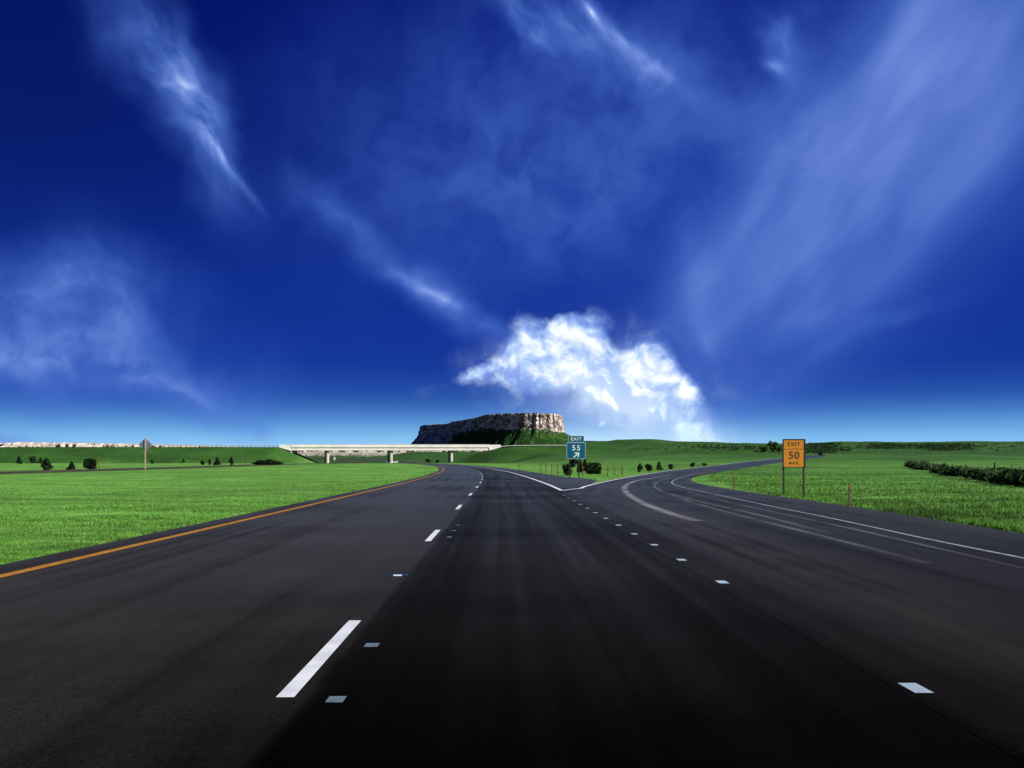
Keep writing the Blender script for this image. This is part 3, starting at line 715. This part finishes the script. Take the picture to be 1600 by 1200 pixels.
def exit_sign():
    x, y, z = unproj(900, 747.2); s = y/FPX
    o = empty('exit_sign', (x, y, z)); tag(o, 'teal EXIT 55 sign with white arrow on posts in the gore', 'road sign')
    zp = lambda py: EYE+(720-py)*s-z; xp = lambda px: (px-800)*s-x
    w, h = 29.5*s, (717-691.4)*s; c = zp((717+691.4)/2)
    p1 = panel('main_panel', w, h, 0, c, -.06, M['teal'], o, M['sign_white'], .08, bw=.018)
    p2 = panel('exit_tab', 24.5*s, (691.2-681)*s, xp(900.2), zp(686.1), -.06, M['teal'], o, M['sign_white'], .05, bw=.012)
    lettering('EXIT', .34, xp(900), zp(686.2), -.068, M['sign_white'], p2, 1.12, .004, sx=1.15)
    lettering('55', .60, xp(900.2), zp(700.2), -.068, M['sign_white'], p1, 1.22, .004, sx=1.05)
    mb = MB(); cx, cz = xp(900.6), zp(711); d = .33
    u = Vector((math.cos(R(38)), 0, math.sin(R(38)))); n_ = Vector((-u.z, 0, u.x))
    def q(a, b): v = Vector((cx, -.0645, cz))+u*a*1.15+n_*b*1.15; return mb.b.verts.new(v)
    mb.b.faces.new([q(-.25, -.035), q(.16, -.035), q(.16, .035), q(-.25, .035)])
    mb.b.faces.new([q(.27, 0), q(.05, .20), q(-.03, .19), q(.12, .0)]); mb.b.faces.new([q(.27, 0), q(.12, 0), q(-.03, -.19), q(.05, -.20)])
    for v in mb.b.verts: v.co.y = -.0645
    mb.build('arrow', M['sign_white'], p1)
    for px in (890, 904.6):
        xx = xp(px); MB().box(xx-.05, xx+.05, -.035, .045, -.5, zp(682)).build('post', M['dark_post'], o)
exit_sign()
def speed_sign():
    xl, yl, zl = unproj(1223, 771.5); xr, yr, zr_ = unproj(1256.5, 778.5)
    cx, cy = (xl+xr)/2, (yl+yr)/2; s = cy/FPX
    o = empty('speed_advisory_sign', (cx, cy, (zl+zr_)/2)); z0 = o.location.z
    tag(o, 'yellow orange EXIT 50 M.P.H. sign with black frame on two dark posts', 'road sign')
    zp = lambda py: EYE+(720-py)*s-z0; w = 33.5*s; xp = lambda px: (px-800)*s-cx
    xc = xp(1240.2)
    pn = panel('sign_panel', w, (730-686.6)*s, xc, zp(708.3), -.05, M['orange'], o, None, .012)
    mb = MB(); t_ = .030
    zt, zb = zp(686.2), zp(730.4); hw = w/2+.004
    mb.box(xc-hw, xc+hw, -.062, -.028, zt-t_, zt+.006); mb.box(xc-hw, xc+hw, -.0618, -.028, zb-.004, zb+t_*.8)
    mb.box(xc-hw-.02, xc-hw+t_*.7, -.064, -.026, zb, zt); mb.box(xc+hw-t_*.7, xc+hw+.02, -.064, -.026, zb, zt)
    mb.build('frame', M['dark_post'], o)
    zd = zp(701.6); MB().box(xc-hw+.02, xc+hw-.02, -.0555, -.051, zd-.007, zd+.007).build('divider', M['dark_post'], pn)
    lettering('EXIT', .215, xc, zp(694.4), -.055, M['black'], pn, 1.2, .002)
    lettering('50', .41, xc, zp(711.8), -.055, M['black'], pn, 1.12, .008)
    lettering('M.P.H.', .135, xc, zp(723.8), -.055, M['black'], pn, 1.08, .001)
    for px, gz in ((1223.3, zl), (1256.6, zr_)):
        xx = xp(px)+(.025 if px < 1240 else -.025); MB().box(xx-.032, xx+.032, -.02, .045, gz-z0-.5, zp(687)).build('post', M['dark_post'], o)
speed_sign()
def diamond():
    x, y, z = unproj(226.8, 733.2); s = y/FPX; o = empty('diamond_sign', (x, y, z))
    tag(o, 'grey back of a diamond road sign on a pale post across the median', 'road sign')
    zc = EYE+(720-695)*s-z; r = 10.6*s; xc = .3*s
    MB().prism([(xc-r, zc), (xc, zc-r), (xc+r, zc), (xc, zc+r)], .02, .05).build('sign_plate', M['alu'], o, .004)
    mb = MB(); mb.box(xc-.10, xc+.10, -.09, .015, -.5, zc+r*.9); mb.build('post', simple('pale_wood_post', (.34, .26, .17), .8, .3, 4), o)
diamond()
def little_sign():
    x, y, z = unproj(522.5, 720.5); s = y/FPX; o = empty('small_marker_sign', (x, y, z))
    tag(o, 'small black and white marker sign under the left bridge span', 'road sign')
    MB().box(-2.2*s, 2.2*s, 0, .05, 1.5*s, 7.5*s).build('plate', M['black'], o)
    MB().box(-1.0*s, 1.4*s, -.02, -.005, 2*s, 6.2*s).build('panel', M['sign_white'], o)
    MB().box(-.1, .1, .06, .16, -.4, 6*s).build('post', M['galv'], o)
little_sign()
x, y, z = unproj(613, 722.6); o = empty('culvert_headwall', (x, y, z)); tag(o, 'low white concrete headwall beside the foot of the middle bridge column', 'headwall')
MB().box(-2.6, 2.6, -.3, .3, -.5, .45).build('wall', M['concrete'], o, .04); MB().box(-2.8, 2.8, -.4, .4, .452, .6).build('coping', M['concrete'], o, .03)

x, y, z = unproj(622, 904); o = empty('road_stud', (x, y, .03)); tag(o, 'flat navy road stud with pale reflector between the lane dashes', 'road stud')
MB().box(-.115, .115, -.05, .05, .0, .018).build('casing', M['navy'], o, .006); MB().box(-.05, .05, -.056, -.046, .006, .022).build('reflector', M['sign_white'], o)

# ------------------------------------------------------------------ delineator posts
def make_stake():
    o = empty('delineator_post'); MB().box(-.028, .028, -.018, .018, -.3, 1.0).build('post', M['rust'], o)
    MB().box(-.034, .034, -.028, -.021, .84, .97).build('reflector', simple('amber_reflector', (.22, .09, .03), .4), o); return o
stake0 = make_stake(); first = True
stakes = [
    (1327, 795, 41, 1.0, 'tallest rusty roadside stake, right of the orange sign'),
    (1147, 767, 24, 1.0, 'rusty stake on the grass between ramp bend and orange sign'),
    (1089, 744.5, 8, 1.2, 'short dark stake at the grass tip inside the ramp bend'),
    (1104.5, 743, 10, 1.2, 'pale stake standing just past the inside tip of the ramp bend'),
    (1128, 735, 5, 1.2, 'tiny stake beside the right edge of the climbing ramp'),
    (1191, 726.5, 6, 1.3, 'small stake beside the ramp below and left of the orange sign'),
    (1216, 723, 6, 1.3, 'farthest small stake beside the ramp, against the orange sign'),
    (811, 735, 12, 1.5, 'lone brown stake on the grass below the right end of the bridge'),
    (845, 739, 16, 1.4, 'first of the close brown stakes left of the teal sign'),
    (853, 739, 19, 1.3, 'tall thin brown stake, second of those left of the teal sign'),
    (862, 741, 16, 1.4, 'third brown stake left of the teal sign'),
    (871, 742, 17, 1.4, 'brown stake nearest to the round juniper left of the teal sign'),
    (910.3, 746.5, 19, 1.3, 'brown stake just right of the teal sign post'),
    (949.5, 744, 16, 1.5, 'left one of three orange stakes right of the teal sign'),
    (960, 743, 15, 1.5, 'middle one of three orange stakes right of the teal sign'),
    (972, 742, 14, 1.5, 'right one of three orange stakes right of the teal sign'),
    (154.5, 732.8, 20, 1.6, 'thin brown stake right of the big median junipers'),
    (384, 726.8, 11, 2.2, 'thin pale stake left of the broad dark shrub')]
for (px, py, hpx, wf_, lab) in stakes:
    x, y, z = unproj(px, py)
    if first: s_ = stake0; first = False
    else: s_ = copy_tree(stake0)
    s_.location = (x, y, z-.02); k = hpx*y/FPX; s_.scale = (wf_*(.85+y/420), wf_*(.85+y/420), k)
    tag(s_, lab, 'stake', 'stakes along the road edges')

# ------------------------------------------------------------------ junipers and trees
def plant_mesh(seed, n, shape, leaf):
    """leaf clusters through an uneven crown of unit size (x,y in -.5..5, z 0..1)"""
    r = np.random.default_rng(seed); V = []
    lobes = []
    for k in range(16 if shape != 'broad' else 24):
        a = r.random()*6.28; zz = r.random()
        if shape == 'cone': rad = (1-zz*.82)*.30*(.5+.7*r.random()); c = (math.cos(a)*rad, math.sin(a)*rad, .10+zz*.78); sz = .21*(1-zz*.55)
        elif shape == 'round': th = zz*2.7; rad = math.sin(th)*(.18+.18*r.random()); c = (math.cos(a)*rad, math.sin(a)*rad, .52-math.cos(th)*.28); sz = .10+.12*r.random()
        elif shape == 'spiky': rad = .33*math.sqrt(r.random()); c = (math.cos(a)*rad, math.sin(a)*rad, .12+zz*.55); sz = .20
        else: rad = .40*math.sqrt(r.random()); c = (math.cos(a)*rad, math.sin(a)*rad, .1+.55*(1-(rad/.45)**2)*zz); sz = .16
        lobes.append((*c, sz*(.75+.5*r.random())))
    lobes = np.array(lobes); idx = r.integers(0, len(lobes), n); L = lobes[idx]
    d = r.normal(size=(n, 3)); d /= np.linalg.norm(d, axis=1)[:, None]; rr = L[:, 3]*(r.random(n)**.45)
    C = L[:, :3]+d*rr[:, None]*np.array([1, 1, 1.15])
    if shape in ('cone', 'spiky'):
        tips = r.random(n) < (.10 if shape == 'cone' else .22); kk = np.floor(r.random(n)*7)
        C[tips, 0] = (kk[tips]-3)*.11*(.3 if shape == 'cone' else 1)+r.normal(size=tips.sum())*.018
        C[tips, 1] = r.normal(size=tips.sum())*.05; C[tips, 2] = .62+r.random(tips.sum())*.40-np.abs(kk[tips]-3)*.04
    C[:, 2] = np.clip(C[:, 2], .02, 1.06)
    a = r.normal(size=(n, 3)); a /= np.linalg.norm(a, axis=1)[:, None]; b = np.cross(a, d); b /= np.linalg.norm(b, axis=1)[:, None]+1e-6
    s = leaf*(.6+.8*r.random(n))[:, None]
    V = np.stack([C-a*s*.5, C+b*s*.8, C+a*s*.6, C-b*s*.8], 1).reshape(-1, 3)
    return V, np.arange(n*4).reshape(-1, 4)
protos = {}
def make_plant(kind, shape, seed, n, leaf, m, stem):
    o = empty(kind); V, F = plant_mesh(seed, n, shape, leaf); mesh_np('crown', V, F, m, o)
    mb = MB(); mb.tube((0, 0, -.06), (.01, 0, .34), .030*stem, .020*stem, 7); mb.tube((.01, 0, .34), (-.02, .01, .75), .020*stem, .006, 6)
    for k in range(7):
        q = k*2.4; mb.tube((.005, 0, .12+k*.08), (.26*math.cos(q)*(1-k*.08), .26*math.sin(q)*(1-k*.08), .26+k*.085), .010*stem, .003, 5)
    mb.build('trunk', M['bark'], o); return [o, True]
protos['cone'] = make_plant('juniper_tree', 'cone', 3, 3200, .050, M['conifer'], 1)
protos['cone2'] = make_plant('juniper_tree', 'cone', 11, 3000, .055, M['conifer'], 1)
protos['round'] = make_plant('juniper_tree', 'round', 5, 3400, .048, M['conifer'], 1.2)
protos['spiky'] = make_plant('juniper_tree', 'spiky', 8, 4200, .045, M['conifer'], 1)
protos['broad'] = make_plant('juniper_shrub', 'broad', 9, 4600, .042, M['conifer'], .8)
protos['leafy'] = make_plant('leafy_tree', 'round', 15, 3600, .055, M['leaf'], 1)
plants = [
    ('cone', 29.5, 725.2, 11, 13, 'leftmost small dark juniper on the far left grass', 0),
    ('round', 51, 724, 12.5, 12, 'rounded dark juniper second from the left on the far grass', 0),
    ('cone2', 63.5, 723.6, 9, 9.5, 'small juniper peeking out behind the largest left juniper', 0),
    ('cone', 72.5, 735, 24, 20, 'largest dark juniper of the left group beyond the opposite road', 0),
    ('cone2', 112, 734, 15, 14, 'mid sized juniper standing alone between the two big left ones', 0),
    ('spiky', 140.5, 733.3, 23, 18, 'wide dark juniper beside the thin brown stake on the left', 0),
    ('leafy', 238.5, 725, 8, 9, 'faint small green bush just right of the diamond sign', 0),
    ('cone2', 286.5, 722.5, 6, 6.5, 'tiny bush on the left embankment foot, right of the diamond sign', 0),
    ('round', 316.5, 726.6, 8.5, 8, 'low round juniper, first of four in front of the left embankment', 0),
    ('cone', 327.5, 726.4, 7, 10.5, 'slim juniper, second of four in front of the left embankment', 0),
    ('cone2', 339.5, 727, 12, 13, 'biggest juniper of the four in front of the left embankment', 0),
    ('cone', 361.5, 726.8, 10.5, 13.5, 'rightmost juniper of the four in front of the left embankment', 0),
    ('broad', 416, 726.2, 46, 13, 'broad low dark shrub on the grass left of the bridge', 0),
    ('round', 668.5, 722.8, 10, 6.5, 'low dark bush under the bridge, left one of a pair', 0),
    ('round', 684, 723.2, 8, 5.5, 'low dark bush under the bridge, right one beside the column', 0),
    ('round', 886, 743.5, 19, 22, 'round dark juniper with bare trunk left of the teal sign', 0),
    ('cone2', 905.5, 738.5, 15, 27, 'thin brownish juniper right behind the teal sign', 0),
    ('cone', 897, 731, 20, 19, 'dark juniper half hidden behind the teal sign panel', 0),
    ('spiky', 923, 741, 20, 20, 'dense dark juniper with spiky top right of the teal sign', 0),
    ('spiky', 933, 741, 15, 20, 'rightmost of the dense spiky junipers right of the teal sign', 0),
    ('cone', 914, 736, 12, 21, 'tall narrow juniper between the teal sign and the spiky ones', 0),
    ('cone', 1000, 737.5, 13, 15, 'upright dark juniper, leftmost in the row along the ramp', 0),
    ('round', 1013.5, 736, 15, 13, 'low wide juniper, second in the row along the ramp', 0),
    ('cone2', 1029.5, 734.8, 12.5, 14.5, 'pointed dark juniper, third in the row along the ramp', 0),
    ('round', 1048, 733.2, 9.5, 10.5, 'small juniper, fourth in the row along the ramp', 0),
    ('round', 1082.5, 729.6, 10, 8.5, 'small low juniper at the ramp edge, last but one in the row', 0),
    ('round', 1100, 728, 9.5, 6, 'flattest juniper at the far end of the row along the ramp', 0),
    ('leafy', 1208, 706, 19, 17, 'mid green leafy tree on the skyline left of the orange sign', 1),
    ('leafy', 1193, 706, 17, 10, 'low leafy bush left of the skyline tree', 1),
    ('leafy', 1218, 706, 13, 9, 'low leafy bush between skyline tree and orange sign', 1),
    ('cone2', 1282, 711.5, 7, 7, 'small dark tree at the far end of the ramp', 1)]
for (kd, px, py, w, h, lab, far_) in plants:
    x, y, z = unproj(px, py)
    pr = protos[kd]
    if pr[1]: o = pr[0]; pr[1] = False
    else: o = copy_tree(pr[0])
    s = y/FPX; o.location = (x, y, z-.1); o.scale = (w*s*1.12, w*s*1.12, h*s*1.02); o.rotation_euler.z = 0 if kd == 'spiky' else random.random()*6.28
    tag(o, lab, 'shrub' if kd == 'broad' or 'bush' in lab else 'tree', 'junipers and bushes on the grass')
for pr in protos.values():
    if pr[1]:
        for c in list(pr[0].children): bpy.data.objects.remove(c)
        bpy.data.objects.remove(pr[0])

# uncounted brush on the far hills, part of it standing in for gully shadows
def brush(name, pts, m, label, leaf=.9, n_each=60):
    r = np.random.default_rng(5); Vs = []
    for (x, y, z, w, h) in pts:
        n = n_each; d = r.normal(size=(n, 3)); d /= np.linalg.norm(d, axis=1)[:, None]
        C = np.array([x, y, z+h*.45])+d*(r.random(n)**.5)[:, None]*np.array([w*.5, w*.5, h*.5])
        C[:, 2] = np.maximum(C[:, 2], z)
        a = r.normal(size=(n, 3)); a /= np.linalg.norm(a, axis=1)[:, None]; b = np.cross(a, d)
        s = leaf*(h if h < 1.5 else h**.7)*.22*(.6+.8*r.random(n))[:, None]
        Vs.append(np.stack([C-a*s, C+b*s, C+a*s, C-b*s], 1).reshape(-1, 3))
    V = np.concatenate(Vs); o = mesh_np(name, V, np.arange(len(V)).reshape(-1, 4), m)
    tag(o, label, 'shrubbery', kind='stuff'); return o
r_ = np.random.default_rng(12); pts = []
def scatter(px0, px1, py0, py1, n, w0, w1):
    for _ in range(n):
        px = (px0+px1)/2+(px1-px0)*.30*r_.normal(); py = (py0+py1)/2+(py1-py0)*.42*np.clip(r_.normal(), -1.3, 1.6); x, y, z = unproj(px, max(py, 691.5))
        w = (w0+(w1-w0)*r_.random())*.62*y/FPX; pts.append((x, y, z-.2, w*1.3, w*.62))
scatter(1070, 1200, 696, 703, 200, 3, 7); scatter(1255, 1312, 695, 706, 330, 5, 10); scatter(1355, 1425, 694.5, 700, 230, 4, 8)
scatter(1435, 1515, 695, 703, 330, 4, 9); scatter(1515, 1600, 694, 702, 70, 2, 5); scatter(990, 1035, 701, 703, 40, 2, 4); scatter(1600, 1750, 694, 702, 60, 3, 6)
scatter(1315, 1330, 703, 705, 22, 3, 5); scatter(900, 990, 692, 699, 18, 1.2, 2.5)
brush('hillside_brush', pts, M['hill_brush'], 'dark scrub filling the gullies of the far green hills', 1.2, 40)

# ------------------------------------------------------------------ fence and thicket on the right
def fence():
    A0 = np.array(unproj(1600, 757)[:2]); B0 = np.array(unproj(1413, 727.5)[:2]); A1 = A0-(B0-A0)*.35
    n = 46; o = empty('field_fence', (A0[0], A0[1], float(H(*A0)))); tag(o, 'wooden post and wire fence along the dark thicket in the right field', 'fence')
    L = o.location; P_ = [A1+(B0-A1)*(k/(n-1)) for k in range(n)]; tops = []
    for k, p in enumerate(P_):
        z = float(H(p[0], p[1])); hh = .98+.14*random.random(); r0 = .030+.018*random.random()
        big = k % 5 == 0
        MB().tube((p[0]-L.x, p[1]-L.y, z-L.z-.3), (p[0]-L.x+random.uniform(-.05, .05), p[1]-L.y, z-L.z+hh+(.15 if big else 0)), r0*(1.5 if big else 1), r0*(1.4 if big else .9), 7).build('post', M['wood'] if k % 6 else M['silver'], o)
        tops.append((p[0]-L.x, p[1]-L.y, z-L.z))
    for hw in (.35, .7, 1.05):
        mb = MB()
        for a, b in zip(tops[:-1], tops[1:]): mb.tube((a[0], a[1]-.06, a[2]+hw), (b[0], b[1]-.06, b[2]+hw), .006, .006, 4)
        mb.build('wire', M['galv'], o)
    pts2 = []; r2 = np.random.default_rng(3)
    for _ in range(420):
        f = r2.random(); p = A1+(B0-A1)*f; x = p[0]-.2+r2.normal()*.55+1.0*f; y = p[1]-.9+r2.normal()*.9
        dens = .5+.5*math.sin(f*23+1)+.35*r2.random()
        if dens < .38: continue
        w = .6+1.1*r2.random(); pts2.append((x, y, float(H(x, y))-.05, w*1.1, w*.62))
    brush('thicket', pts2, M['thick'], 'dark thicket of brush growing along the field fence', 1.0, 90)
M['silver'] = simple('silvery_weathered_wood', (.20, .18, .14), .8, .3, 6)
M['thick'] = blade_mat('thicket_leaf', (.012, .036, .008), (.026, .070, .015), (.045, .11, .024))
fence()
